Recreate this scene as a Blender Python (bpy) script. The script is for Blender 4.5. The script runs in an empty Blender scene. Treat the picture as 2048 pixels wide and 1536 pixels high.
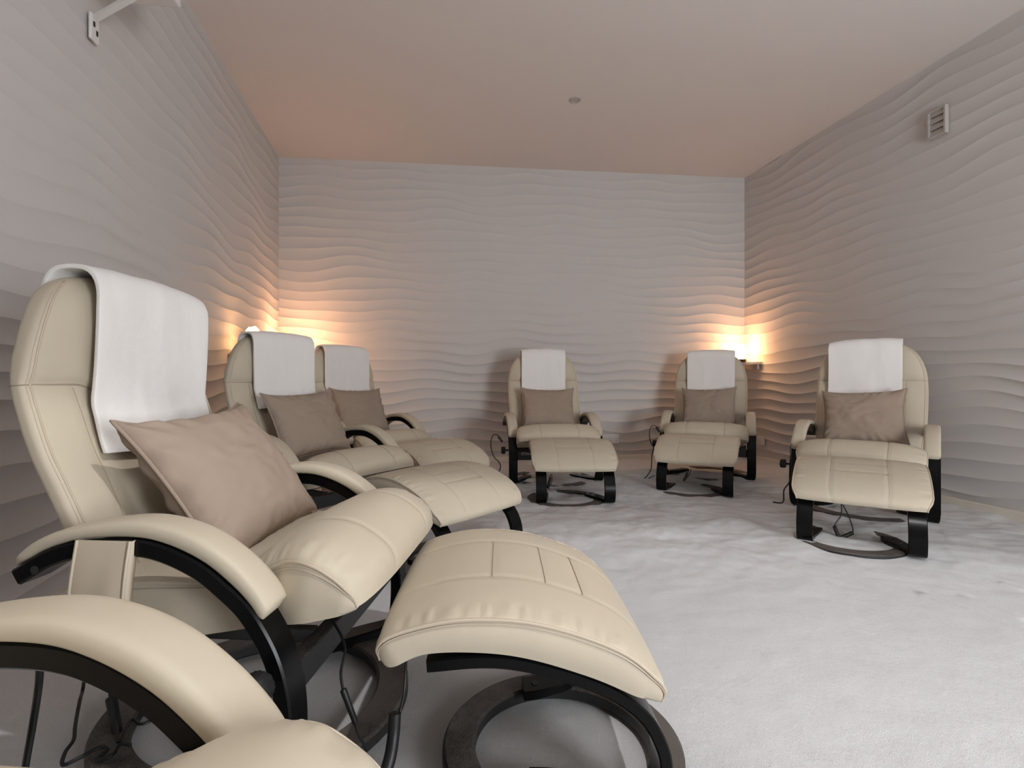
import bpy, bmesh, math, random
from mathutils import Vector, Matrix, noise
random.seed(7)
C = bpy.context.scene.collection
PI = math.pi
F_PX, CAM_H = 1042.0, 0.844

# ------------------------------------------------------------------ helpers
def tag(o, label=None, cat=None, group=None, kind=None):
    if label: o['label'] = label
    if cat: o['category'] = cat
    if group: o['group'] = group
    if kind: o['kind'] = kind
    return o

def empty(name, loc, rz=0.0):
    o = bpy.data.objects.new(name, None)
    o.empty_display_size = 0.1
    C.objects.link(o)
    o.location = loc
    o.rotation_euler = (0, 0, rz)
    return o

def mesh_obj(name, verts, faces, mat, parent=None, smooth=True, sharp=None, extra=()):
    me = bpy.data.meshes.new(name)
    verts, faces = list(verts), list(faces); nf0 = len(faces); cuts = []
    for (mb, m2) in extra:
        b = len(verts); verts += mb.v; faces += [tuple(b + i for i in q) for q in mb.f]; cuts.append((len(faces), m2))
    me.from_pydata([tuple(v) for v in verts], [], faces)
    lo = nf0
    for k, (hi, m2) in enumerate(cuts):
        for i in range(lo, hi): me.polygons[i].material_index = k + 1
        lo = hi
    bm = bmesh.new(); bm.from_mesh(me)
    bmesh.ops.recalc_face_normals(bm, faces=bm.faces)
    for f in bm.faces: f.smooth = smooth
    if sharp is not None:
        for e in bm.edges:
            if len(e.link_faces) == 2 and e.calc_face_angle(0) > sharp: e.smooth = False
    bm.to_mesh(me); bm.free()
    me.materials.append(mat)
    for (_, m2) in extra: me.materials.append(m2)
    o = bpy.data.objects.new(name, me)
    C.objects.link(o)
    if parent is not None: o.parent = parent
    return o

class MB:
    """collects pieces of ONE part"""
    def __init__(s): s.v, s.f = [], []
    def add(s, v, f):
        b = len(s.v); s.v += [Vector(x) for x in v]; s.f += [tuple(b + i for i in q) for q in f]
        return s
    def box(s, c, d, rz=0.0, bev=0.0):
        bm = bmesh.new()
        bmesh.ops.create_cube(bm, size=1.0)
        for v in bm.verts: v.co = Vector((v.co.x * d[0], v.co.y * d[1], v.co.z * d[2]))
        if bev > 0:
            bmesh.ops.bevel(bm, geom=list(bm.edges), offset=bev, segments=2, affect='EDGES', profile=0.5)
        M = Matrix.Translation(Vector(c)) @ Matrix.Rotation(rz, 4, 'Z')
        bm.verts.ensure_lookup_table()
        v = [M @ x.co for x in bm.verts]; f = [tuple(y.index for y in q.verts) for q in bm.faces]
        bm.free()
        return s.add(v, f)
    def cyl(s, a, b, r, n=24, bev=0.0, r2=None):
        a, b = Vector(a), Vector(b); d = (b - a); L = d.length; d.normalize()
        u = d.orthogonal().normalized(); w = d.cross(u)
        r2 = r if r2 is None else r2
        prof = [(0, 0), (r - bev, 0), (r, bev), (r2, L - bev), (r2 - bev, L), (0, L)] if bev > 0 else [(0, 0), (r, 0), (r2, L), (0, L)]
        v, f = [], []
        for (rr, h) in prof:
            for i in range(n):
                t = 2 * PI * i / n
                v.append(a + d * h + u * (rr * math.cos(t)) + w * (rr * math.sin(t)))
        for k in range(len(prof) - 1):
            for i in range(n):
                j = (i + 1) % n
                f.append((k * n + i, k * n + j, (k + 1) * n + j, (k + 1) * n + i))
        return s.add(v, f)
    def tube(s, pts, r, n=8, closed=False, rad=None):
        pts = [Vector(p) for p in pts]
        v, f = [], []
        N = len(pts); u = None
        for i, p in enumerate(pts):
            a = pts[(i - 1) % N] if (i > 0 or closed) else p
            b = pts[(i + 1) % N] if (i < N - 1 or closed) else p
            d = (b - a)
            d = d.normalized() if d.length > 1e-9 else Vector((0, 0, 1))
            if u is None: u = d.orthogonal().normalized()
            u = (u - d * u.dot(d))
            u = u.normalized() if u.length > 1e-6 else d.orthogonal().normalized()
            w = d.cross(u)
            rr = rad[i] if rad else r
            for k in range(n):
                t = 2 * PI * k / n
                v.append(p + u * (rr * math.cos(t)) + w * (rr * math.sin(t)))
        M = N if closed else N - 1
        for i in range(M):
            for k in range(n):
                j = (k + 1) % n; i2 = (i + 1) % N
                f.append((i * n + k, i * n + j, i2 * n + j, i2 * n + k))
        if not closed:
            f.append(tuple(range(n - 1, -1, -1))); f.append(tuple((N - 1) * n + k for k in range(n)))
        return s.add(v, f)
    def strip(s, path, ys, width, thick, bev=0.004):
        """flat bent-wood band: path of (x,z), ys lateral centre per point, bevelled rectangle section"""
        n = len(path); v, f = [], []
        hw, ht = width / 2, thick / 2
        sec = [(-hw + bev, -ht), (hw - bev, -ht), (hw, -ht + bev), (hw, ht - bev), (hw - bev, ht), (-hw + bev, ht), (-hw, ht - bev), (-hw, -ht + bev)]
        P = [Vector((p[0], ys[i], p[1])) for i, p in enumerate(path)]
        m = len(sec)
        for i, p in enumerate(P):
            d = (P[min(i + 1, n - 1)] - P[max(i - 1, 0)]).normalized()
            dxz = Vector((d.x, 0, d.z))
            dxz = dxz.normalized() if dxz.length > 1e-6 else Vector((1, 0, 0))
            nn = Vector((-dxz.z, 0, dxz.x)); yy = nn.cross(d).normalized()
            if yy.y < 0: yy = -yy
            for (a, b) in sec: v.append(p + yy * a + nn * b)
        for i in range(n - 1):
            for k in range(m):
                j = (k + 1) % m
                f.append((i * m + k, i * m + j, (i + 1) * m + j, (i + 1) * m + k))
        f.append(tuple(range(m))); f.append(tuple((n - 1) * m + k for k in range(m)))
        return s.add(v, f)
    def ring(s, c, r_in, r_out, h, n=72, bev=0.006):
        prof = [(r_in + bev, 0), (r_out - bev, 0), (r_out, bev), (r_out, h - bev), (r_out - bev, h), (r_in + bev, h), (r_in, h - bev), (r_in, bev)]
        v, f = [], []; m = len(prof)
        for i in range(n):
            t = 2 * PI * i / n
            for (r, z) in prof: v.append(Vector((c[0] + r * math.cos(t), c[1] + r * math.sin(t), c[2] + z)))
        for i in range(n):
            i2 = (i + 1) % n
            for k in range(m):
                j = (k + 1) % m
                f.append((i * m + k, i * m + j, i2 * m + j, i2 * m + k))
        return s.add(v, f)
    def build(s, name, mat, parent=None, smooth=True, sharp=0.6):
        return mesh_obj(name, s.v, s.f, mat, parent, smooth, sharp)

def cr(pts, n):
    """Catmull-Rom resample (any dimension) to n points, about evenly by length"""
    P = [tuple(map(float, p)) for p in pts]
    D = len(P[0])
    P = [tuple(2 * a - b for a, b in zip(P[0], P[1]))] + P + [tuple(2 * a - b for a, b in zip(P[-1], P[-2]))]
    out = []
    for i in range(1, len(P) - 2):
        for k in range(24):
            t = k / 24
            out.append(tuple(0.5 * (2 * P[i][d] + (P[i + 1][d] - P[i - 1][d]) * t + (2 * P[i - 1][d] - 5 * P[i][d] + 4 * P[i + 1][d] - P[i + 2][d]) * t * t
                       + (3 * P[i][d] - P[i - 1][d] - 3 * P[i + 1][d] + P[i + 2][d]) * t ** 3) for d in range(D)))
    out.append(P[-2])
    L = [0.0]
    for a, b in zip(out, out[1:]): L.append(L[-1] + math.dist(a, b))
    res, j = [], 0
    for k in range(n):
        s = L[-1] * k / (n - 1)
        while j < len(L) - 2 and L[j + 1] < s: j += 1
        t = (s - L[j]) / max(L[j + 1] - L[j], 1e-12)
        t = min(max(t, 0), 1)
        res.append(tuple(a + (b - a) * t for a, b in zip(out[j], out[j + 1])))
    return res

def lerp_tab(tab, x):
    if x <= tab[0][0]: return tab[0][1]
    for (a, b), (c, d) in zip(tab, tab[1:]):
        if x <= c:
            t = (x - a) / (c - a)
            return b + (d - b) * t
    return tab[-1][1]

def sm(a, b, x):
    t = min(max((x - a) / (b - a), 0), 1)
    return t * t * (3 - 2 * t)

# ------------------------------------------------------------------ materials
def mat(name, col, rough=0.6, spec=0.3, bump=None, var=None, sheen=0.0, extra=None):
    m = bpy.data.materials.new(name); m.use_nodes = True
    nt = m.node_tree; b = nt.nodes['Principled BSDF']
    b.inputs['Base Color'].default_value = (*col, 1)
    b.inputs['Roughness'].default_value = rough
    b.inputs['Specular IOR Level'].default_value = spec
    if sheen: b.inputs['Sheen Weight'].default_value = sheen
    tc = nt.nodes.new('ShaderNodeTexCoord')
    if var:
        sc, amt = var
        n = nt.nodes.new('ShaderNodeTexNoise'); n.inputs['Scale'].default_value = sc; n.inputs['Detail'].default_value = 2
        nt.links.new(tc.outputs['Object'], n.inputs['Vector'])
        r = nt.nodes.new('ShaderNodeMapRange')
        r.inputs['From Min'].default_value = 0.3; r.inputs['From Max'].default_value = 0.7
        r.inputs['To Min'].default_value = 1 - amt; r.inputs['To Max'].default_value = 1 + amt
        nt.links.new(n.outputs['Fac'], r.inputs['Value'])
        mx = nt.nodes.new('ShaderNodeVectorMath'); mx.operation = 'SCALE'
        mx.inputs[0].default_value = col
        nt.links.new(r.outputs['Result'], mx.inputs['Scale'])
        nt.links.new(mx.outputs['Vector'], b.inputs['Base Color'])
    if bump:
        prev = None
        for (sc, st, dist) in bump:
            n = nt.nodes.new('ShaderNodeTexNoise'); n.inputs['Scale'].default_value = sc; n.inputs['Detail'].default_value = 1.0 if sc > 100 else 2.0
            nt.links.new(tc.outputs['Object'], n.inputs['Vector'])
            bp = nt.nodes.new('ShaderNodeBump'); bp.inputs['Strength'].default_value = st; bp.inputs['Distance'].default_value = dist
            nt.links.new(n.outputs['Fac'], bp.inputs['Height'])
            if prev: nt.links.new(prev.outputs['Normal'], bp.inputs['Normal'])
            prev = bp
        nt.links.new(prev.outputs['Normal'], b.inputs['Normal'])
    return m

M = {}
M['leather'] = mat('cream_leather', (0.535, 0.468, 0.366), 0.48, 0.25, bump=[(420, 0.10, 0.0012), (16, 0.22, 0.004)], var=(5, 0.03))
M['seam'] = mat('leather_seam_thread', (0.37, 0.305, 0.23), 0.7, 0.1)
M['piping'] = mat('leather_piping', (0.53, 0.45, 0.355), 0.55, 0.2)
M['black'] = mat('black_bentwood', (0.003, 0.003, 0.0034), 0.25, 0.17, bump=[(60, 0.05, 0.001)])
M['blackmetal'] = mat('black_metal', (0.030, 0.030, 0.032), 0.45, 0.4)
M['knob'] = mat('black_knob', (0.012, 0.012, 0.013), 0.5, 0.25)
M['cable'] = mat('black_cable', (0.009, 0.009, 0.010), 0.45, 0.4)
M['towel'] = mat('white_terry', (0.83, 0.805, 0.785), 0.95, 0.05, bump=[(900, 0.5, 0.0015), (260, 0.25, 0.002), (18, 0.25, 0.006)], sheen=0.15)
M['cushion'] = mat('taupe_cotton', (0.335, 0.262, 0.208), 0.95, 0.06, bump=[(700, 0.25, 0.001), (14, 0.25, 0.006)], var=(3, 0.04))
M['wall'] = mat('white_wall_paint', (0.57, 0.548, 0.536), 0.72, 0.12, bump=[(140, 0.04, 0.001)])
M['ceiling'] = mat('white_ceiling_paint', (0.66, 0.615, 0.59), 0.9, 0.08, bump=[(90, 0.05, 0.001)])
M['trim'] = mat('cream_trim', (0.70, 0.66, 0.58), 0.5, 0.3)
M['plastic'] = mat('white_plastic', (0.70, 0.68, 0.66), 0.4, 0.4)
M['dark'] = mat('dark_slot', (0.03, 0.03, 0.03), 0.6, 0.2)
M['grey'] = mat('grey_plastic', (0.33, 0.31, 0.31), 0.5, 0.3)
M['vent'] = mat('beige_vent', (0.46, 0.43, 0.40), 0.5, 0.3)
M['grey'].node_tree.nodes['Principled BSDF'].inputs['Base Color'].default_value = (0.43, 0.39, 0.385, 1)
M['wood'] = mat('dark_wood', (0.05, 0.022, 0.012), 0.5, 0.3)

def dusty(name, base, amount):
    """black lacquer with salt lying on the faces that look up"""
    m = bpy.data.materials.new(name); m.use_nodes = True
    nt = m.node_tree; b = nt.nodes['Principled BSDF']; b.inputs['Roughness'].default_value = 0.5
    tc = nt.nodes.new('ShaderNodeTexCoord'); ge = nt.nodes.new('ShaderNodeNewGeometry')
    sx = nt.nodes.new('ShaderNodeSeparateXYZ'); nt.links.new(ge.outputs['Normal'], sx.inputs['Vector'])
    up = nt.nodes.new('ShaderNodeMapRange'); up.inputs['From Min'].default_value = 0.5; up.inputs['From Max'].default_value = 0.9
    nt.links.new(sx.outputs['Z'], up.inputs['Value'])
    n1 = nt.nodes.new('ShaderNodeTexNoise'); n1.inputs['Scale'].default_value = 4.5; n1.inputs['Detail'].default_value = 6; n1.inputs['Roughness'].default_value = 0.75
    nt.links.new(tc.outputs['Object'], n1.inputs['Vector'])
    n2 = nt.nodes.new('ShaderNodeTexNoise'); n2.inputs['Scale'].default_value = 420; n2.inputs['Detail'].default_value = 2
    nt.links.new(tc.outputs['Object'], n2.inputs['Vector'])
    ad = nt.nodes.new('ShaderNodeMath'); ad.operation = 'MULTIPLY_ADD'; ad.inputs[1].default_value = 0.9
    nt.links.new(n2.outputs['Fac'], ad.inputs[0]); nt.links.new(n1.outputs['Fac'], ad.inputs[2])
    th = nt.nodes.new('ShaderNodeMapRange'); th.inputs['From Min'].default_value = 0.90 - amount; th.inputs['From Max'].default_value = 1.08 - amount
    nt.links.new(ad.outputs[0], th.inputs['Value'])
    mu = nt.nodes.new('ShaderNodeMath'); mu.operation = 'MULTIPLY'
    nt.links.new(th.outputs[0], mu.inputs[0]); nt.links.new(up.outputs[0], mu.inputs[1])
    mx = nt.nodes.new('ShaderNodeMix'); mx.data_type = 'RGBA'
    mx.inputs['A'].default_value = (*base, 1); mx.inputs['B'].default_value = (0.115, 0.10, 0.09, 1)
    nt.links.new(mu.outputs[0], mx.inputs['Factor'])
    nt.links.new(mx.outputs['Result'], b.inputs['Base Color'])
    return m
M['ring'] = dusty('salt_dusted_black_wood', (0.012, 0.011, 0.011), 0.10)
M['rail'] = dusty('salt_dusted_black_metal', (0.02, 0.02, 0.021), 0.0)

def salt_mat():
    m = bpy.data.materials.new('loose_salt'); m.use_nodes = True
    nt = m.node_tree; b = nt.nodes['Principled BSDF']
    b.inputs['Roughness'].default_value = 0.85; b.inputs['Specular IOR Level'].default_value = 0.2
    tc = nt.nodes.new('ShaderNodeTexCoord')
    def nz(sc, det=1):
        n = nt.nodes.new('ShaderNodeTexNoise'); n.inputs['Scale'].default_value = sc; n.inputs['Detail'].default_value = det
        nt.links.new(tc.outputs['Object'], n.inputs['Vector']); return n
    g = nz(430, 2)
    r = nt.nodes.new('ShaderNodeMapRange'); r.inputs['From Min'].default_value = 0.3; r.inputs['From Max'].default_value = 0.7
    r.inputs['To Min'].default_value = 0.57; r.inputs['To Max'].default_value = 0.70
    nt.links.new(g.outputs['Fac'], r.inputs['Value'])
    cm = nt.nodes.new('ShaderNodeVectorMath'); cm.operation = 'SCALE'; cm.inputs[0].default_value = (0.985, 0.985, 1.0)
    nt.links.new(r.outputs[0], cm.inputs['Scale'])
    nt.links.new(cm.outputs['Vector'], b.inputs['Base Color'])
    prev = None
    for (sc, st, d) in ((480, 0.5, 0.0022), (60, 0.20, 0.005), (11, 0.10, 0.012)):
        n = nz(sc); bp = nt.nodes.new('ShaderNodeBump'); bp.inputs['Strength'].default_value = st; bp.inputs['Distance'].default_value = d
        nt.links.new(n.outputs['Fac'], bp.inputs['Height'])
        if prev: nt.links.new(prev.outputs['Normal'], bp.inputs['Normal'])
        prev = bp
    nt.links.new(prev.outputs['Normal'], b.inputs['Normal'])
    return m
M['salt'] = salt_mat()

def glow_mat(strength):
    m = bpy.data.materials.new('glowing_salt_crystal'); m.use_nodes = True
    nt = m.node_tree; b = nt.nodes['Principled BSDF']
    b.inputs['Base Color'].default_value = (0.9, 0.5, 0.3, 1); b.inputs['Roughness'].default_value = 0.5
    b.inputs['Emission Color'].default_value = (1.0, 0.52, 0.20, 1); b.inputs['Emission Strength'].default_value = strength
    return m
M['glow'] = glow_mat(34.0); M['dim_glow'] = glow_mat(12.0)

# ------------------------------------------------------------------ room shell
LC = Vector((-2.276, 5.077)); RC = Vector((2.50, 5.60))
CEIL = 3.03
def lwall(y): return LC.x - 0.194 * (y - LC.y)
def rwall(y): return RC.x - 0.194 * (y - RC.y)
YB = -1.5
LB = Vector((lwall(YB), YB)); RB = Vector((rwall(YB), YB))

def wave_wall(name, a, b, inward, seed, nu_step=0.024):
    """wall panelled with sharp crested sand-ripple relief; mesh rows follow the ripples so each crest is a crisp edge"""
    a, b = Vector(a), Vector(b); d = b - a; L = d.length; d.normalize()
    n = Vector(inward).normalized()
    lam, rows = 0.100, 14
    nu = int(L / nu_step); nk = int((CEIL + 0.5) / lam * rows)
    ph = [random.Random(seed * 7 + i).uniform(0, 6.28) for i in range(8)]
    v, f, sharp_rows = [], [], []
    prof = []
    for k in range(rows):
        p = k / rows            # 0 at the crest, going up
        q = (1 - p) % 1.0        # 0 at a crest, growing downwards to the next crest
        prof.append(0.0175 * ((1 - q / 0.5) ** 2.3 if q < 0.5 else ((q - 0.5) / 0.5) ** 2.2))
    for k in range(nk + 1):
        phi = k / rows - 1.5
        for i in range(nu + 1):
            u = L * i / nu
            z = lam * phi + 0.026 * math.sin(2 * PI * u / 1.15 + 0.33 * phi + ph[0]) * (0.65 + 0.35 * math.sin(0.9 * phi + ph[1] + 0.8 * u)) \
                + 0.008 * math.sin(2 * PI * u / 0.66 - 0.45 * phi + ph[2]) + 0.012 * math.sin(2 * PI * u / 1.9 + 0.7 * phi + ph[3])
            amp = 0.75 + 0.25 * math.sin(2 * PI * u / 1.4 + 0.5 * phi + ph[4])
            off = prof[k % rows] * amp * (1 - 0.66 * sm(0.95, 2.1, z))
            z = min(max(z, -0.02), CEIL)
            q = a + d * u + n * off
            v.append((q.x, q.y, z))
    for k in range(nk):
        for i in range(nu):
            c = k * (nu + 1) + i
            z0, z1 = v[c][2], v[c + nu + 1][2]
            z2, z3 = v[c + 1][2], v[c + nu + 2][2]
            if (z0 <= -0.02 and z1 <= -0.02 and z2 <= -0.02 and z3 <= -0.02) or (z0 >= CEIL and z1 >= CEIL and z2 >= CEIL and z3 >= CEIL): continue
            f.append((c, c + 1, c + nu + 2, c + nu + 1))
    # solid backing so the wall is not a single sheet
    B = len(v)
    bk = [a - n * 0.06, b - n * 0.06]
    v += [(bk[0].x, bk[0].y, -0.02), (bk[1].x, bk[1].y, -0.02), (bk[1].x, bk[1].y, CEIL), (bk[0].x, bk[0].y, CEIL)]
    f.append((B, B + 1, B + 2, B + 3))
    me = bpy.data.meshes.new(name); me.from_pydata(v, [], f)
    me.polygons.foreach_set('use_smooth', [True] * len(me.polygons))
    me.materials.append(M['wall'])
    bm = bmesh.new(); bm.from_mesh(me)
    for e in bm.edges:
        i, j = e.verts[0].index, e.verts[1].index
        if i < B and j < B:
            ki, kj = i // (nu + 1), j // (nu + 1)
            if ki == kj and ki % rows == 0: e.smooth = False
    bmesh.ops.delete(bm, geom=[x for x in bm.verts if not x.link_faces], context='VERTS')
    bm.to_mesh(me); bm.free()
    o = bpy.data.objects.new(name, me); C.objects.link(o)
    return tag(o, kind='structure')

wave_wall('wall_left', LB, LC, (1, 0.19), 3)
wave_wall('wall_back', LC, RC, (0.11, -1), 5)
wave_wall('wall_right', RC, RB, (-1, -0.19), 11)

def slab(name, pts, z, t, m):
    n = len(pts)
    v = [(p[0], p[1], z) for p in pts] + [(p[0], p[1], z - t) for p in pts]
    f = [tuple(range(n)), tuple(range(2 * n - 1, n - 1, -1))] + [(i, (i + 1) % n, n + (i + 1) % n, n + i) for i in range(n)]
    return tag(mesh_obj(name, v, f, m, None, smooth=False), kind='structure')
EXT = 0.06
cor = [(LB.x - EXT, YB - EXT), (RB.x + EXT, YB - EXT), (RC.x + EXT, RC.y + EXT), (LC.x - EXT, LC.y + EXT)]
slab('floor', cor, -0.03, 0.08, M['trim'])
slab('ceiling', cor, CEIL + 0.08, 0.08, M['ceiling'])
v = [(LB.x, YB, -0.03), (RB.x, YB, -0.03), (RB.x, YB, CEIL), (LB.x, YB, CEIL)]
v += [(x, y - 0.06, z) for x, y, z in v]
tag(mesh_obj('wall_front', v, [(0, 1, 2, 3), (7, 6, 5, 4), (0, 4, 5, 1), (1, 5, 6, 2), (2, 6, 7, 3), (3, 7, 4, 0)], M['ceiling'], smooth=False), kind='structure')

def baseboard(name, a, b, inward):
    a, b = Vector(a), Vector(b); n = Vector(inward).normalized(); d = (b - a); L = d.length
    mb = MB(); c = (a + b) / 2 + n * 0.016
    mb.box((c.x, c.y, 0.025), (L - 0.06, 0.030, 0.11), math.atan2(d.y, d.x), 0.004)
    return tag(mb.build(name, M['trim'], smooth=False), kind='structure')
baseboard('baseboard_left', LB, LC, (1, 0.19))
baseboard('baseboard_back', LC, RC, (0.11, -1))
baseboard('baseboard_right', RC, RB, (-1, -0.19))

# ------------------------------------------------------------------ chair poses
POSE = dict(pocket=((-0.719, 1.366), -0.073), middle=((-1.098, 2.903), -0.525), corner=((-1.167, 4.131), -0.656),
            lettered=((0.321, 4.468), -1.458), shelf=((1.768, 4.69), -1.992), vent=((2.322, 3.426), -2.256), cropped=((-0.60, 0.28), -0.12))
STOOL = dict(pocket=((0.011, 1.232), 0.022), middle=((-0.334, 2.512), -0.674), corner=((-0.541, 3.649), -0.785),
             lettered=((0.42, 3.730), -1.558), shelf=((1.429, 4.0), -2.027), vent=((1.825, 2.743), -2.162))
def mtx(p): return Matrix.Translation((p[0][0], p[0][1], 0)) @ Matrix.Rotation(p[1], 4, 'Z')

# ------------------------------------------------------------------ loose salt
RING_C, RING_S = (0.075, 0.0), (0.10, -0.05)
def salt_field():
    x0, x1, y0, y1 = -2.35, 3.95, YB - 0.02, 5.66
    stp = 0.0105
    nx, ny = int((x1 - x0) / stp), int((y1 - y0) / stp)
    rings = []
    for k, p in POSE.items():
        c = mtx(p) @ Vector((RING_C[0], RING_C[1], 0)); rings.append((c.x, c.y, 0.325, k))
    for k, p in STOOL.items():
        c = mtx(p) @ Vector((RING_S[0], RING_S[1], 0)); rings.append((c.x, c.y, 0.23, k))
    grooves = [((1.845, 1183), (2.09, 1278), 0.014), ((1.93, 1190), (2.06, 1240), 0.006), ((2.01, 1166), (2.06, 1182), 0.006)]
    gl = []
    for (u0, v0), (u1, v1), dp in grooves:
        def fl(u, v_):
            y = F_PX * CAM_H / (v_ - 763); return Vector(((u * 1000 - 1024) * y / F_PX, y))
        gl.append((fl(u0, v0), fl(u1, v1), dp))
    v = []
    for j in range(ny + 1):
        y = y0 + (y1 - y0) * j / ny
        for i in range(nx + 1):
            x = x0 + (x1 - x0) * i / nx
            far = sm(1.9, 2.8, y)
            a = noise.fractal(Vector((x * 1.5, y * 1.5, 3.1)), 0.9, 2.1, 5)
            b = noise.noise(Vector((x * 5.2, y * 6.5, 9.0)))
            z = -0.002 + 0.034 * far + a * (0.006 + 0.014 * far) + b * (0.0015 + 0.0085 * far)
            c = noise.noise(Vector((x * 16, y * 16, 1.0)))
            z += c * (0.0012 + 0.0028 * far)
            for (cx, cy, r, k) in rings:
                if abs(x - cx) < 0.6 and abs(y - cy) < 0.6:
                    dd = math.hypot(x - cx, y - cy)
                    g = math.exp(-((dd - r) / 0.10) ** 2)
                    if y > 2.0: z += g * 0.012 * (0.25 + noise.noise(Vector((x * 3.1, y * 3.1, 40.0))))
                    else: z -= g * 0.010
            for (p, q, dp) in gl:
                d = q - p; t = ((x - p.x) * d.x + (y - p.y) * d.y) / d.length_squared
                if -0.02 < t < 1.02:
                    e = ((x - p.x) * d.y - (y - p.y) * d.x) / d.length
                    z += dp * (math.exp(-((e - 0.022) / 0.022) ** 2) - 0.9 * math.exp(-(e / 0.014) ** 2)) * sm(-0.02, 0.1, t)
            if y < lwall(0) - 99: z = 0
            xl, xr = lwall(y) - 0.02, rwall(y) + 0.02
            v.append((min(max(x, xl), xr), y, z))
    f = []
    for j in range(ny):
        yb = LC.y + (RC.y - LC.y)
        for i in range(nx):
            c = j * (nx + 1) + i
            x, y = x0 + (x1 - x0) * (i + .5) / nx, v[c][1]
            if x < lwall(y) - 0.03 or x > rwall(y) + 0.03: continue
            if y > LC.y + (x - LC.x) * (RC.y - LC.y) / (RC.x - LC.x) + 0.02: continue
            f.append((c, c + 1, c + nx + 2, c + nx + 1))
    me = bpy.data.meshes.new('loose_salt'); me.from_pydata(v, [], f)
    me.polygons.foreach_set('use_smooth', [True] * len(me.polygons))
    me.materials.append(M['salt'])
    bm = bmesh.new(); bm.from_mesh(me)
    bmesh.ops.delete(bm, geom=[x for x in bm.verts if not x.link_faces], context='VERTS')
    bm.to_mesh(me); bm.free()
    o = bpy.data.objects.new('loose_salt', me); C.objects.link(o)
    tag(o, 'loose white salt spread over the whole floor in low drifts', 'salt', kind='stuff')
salt_field()

# ------------------------------------------------------------------ recliner
PAD_TOP = [(-.235, .482), (-.182, .532), (-.108, .562), (.011, .580), (.09, .574), (.161, .551), (.225, .510), (.272, .465), (.300, .425)]
PAD_BOT = [(-.199, .490), (-.146, .521), (-.072, .541), (.031, .546), (.099, .533), (.168, .502), (.219, .464), (.256, .428), (.279, .395)]
FRAME_OUT = [(-.215, .482), (-.146, .521), (-.072, .541), (.031, .546), (.099, .533), (.168, .502), (.219, .464), (.259, .428), (.290, .385), (.316, .335), (.333, .28), (.341, .225), (.342, .16), (.336, .10), (.318, .055), (.285, .032), (.22, .026), (.13, .026), (.05, .026)]

BACK_W = [(.30, .285), (.40, .305), (.55, .318), (.75, .324), (.88, .318), (.95, .303), (1.00, .283), (1.04, .258), (1.075, .222), (1.10, .182), (1.117, .135), (1.126, .075), (1.128, .0)]
BACK_F = [(.30, -.095), (.42, -.118), (.50, -.142), (.55, -.162), (.63, -.198), (.70, -.233), (.78, -.262), (.845, -.284), (.90, -.280), (.97, -.276), (1.03, -.284), (1.07, -.300), (1.10, -.320), (1.117, -.337), (1.126, -.352), (1.128, -.365)]
BACK_R = [(.30, -.185), (.42, -.212), (.55, -.250), (.70, -.316), (.85, -.360), (.97, -.370), (1.03, -.380), (1.07, -.392), (1.10, -.392), (1.117, -.386), (1.126, -.376), (1.128, -.365)]
def smooth_tab(t):
    return cr(t, 90)
BW, BF, BR = smooth_tab(BACK_W), smooth_tab(BACK_F), smooth_tab(BACK_R)
def seam_z(y): return 0.846 - 0.075 * sm(0.20, 0.02, abs(y)) + 0.004
def back_detail(y, z):
    """how far the front of the back is pushed in (seams, centre channel)"""
    ay = abs(y)
    d = 0.016 * (1 - sm(0.13, 0.215, ay)) * sm(0.38, 0.48, z) * (1 - sm(0.80, 0.86, z))
    d += 0.006 * (1 - sm(0.13, 0.215, ay)) * sm(0.86, 0.90, z) * (1 - sm(1.02, 1.08, z))
    d += 0.0065 * math.exp(-((z - seam_z(y)) / 0.011) ** 2)
    d -= 0.004 * math.exp(-((z - seam_z(y) - 0.045) / 0.04) ** 2)
    if z < seam_z(y): d += 0.004 * math.exp(-((ay - 0.205) / 0.010) ** 2)
    return d
NEX = 3.4
def back_pt(phi, z):
    w = lerp_tab(BW, z); fr = lerp_tab(BF, z); re = lerp_tab(BR, z)
    c, s = math.cos(phi), math.sin(phi)
    y = w * math.copysign(abs(s) ** (2 / 3.0), s)
    e = math.copysign(abs(c) ** (2 / NEX), c)
    x = (fr + re) / 2 + (fr - re) / 2 * e
    if c > 0: x -= back_detail(y, z) * min(1, abs(e) * 1.2)
    else: x += 0.0
    return Vector((x, y, z))
def back_front_x(y, z):
    w = lerp_tab(BW, z); fr = lerp_tab(BF, z); re = lerp_tab(BR, z)
    q = min(abs(y) / max(w, 1e-4), 1.0)
    s = q ** 1.5; c = math.sqrt(max(0, 1 - s * s)); e = c ** (2 / NEX)
    return (fr + re) / 2 + (fr - re) / 2 * e
def back_rear_x(y, z):
    w = lerp_tab(BW, z); fr = lerp_tab(BF, z); re = lerp_tab(BR, z)
    q = min(abs(y) / max(w, 1e-4), 1.0)
    s = q ** 1.5; c = math.sqrt(max(0, 1 - s * s)); e = c ** (2 / NEX)
    return (fr + re) / 2 - (fr - re) / 2 * e
def back_top_z(y):
    lo, hi = 0.9, 1.128
    for _ in range(30):
        m = (lo + hi) / 2
        if lerp_tab(BW, m) > abs(y): lo = m
        else: hi = m
    return lo

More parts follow.
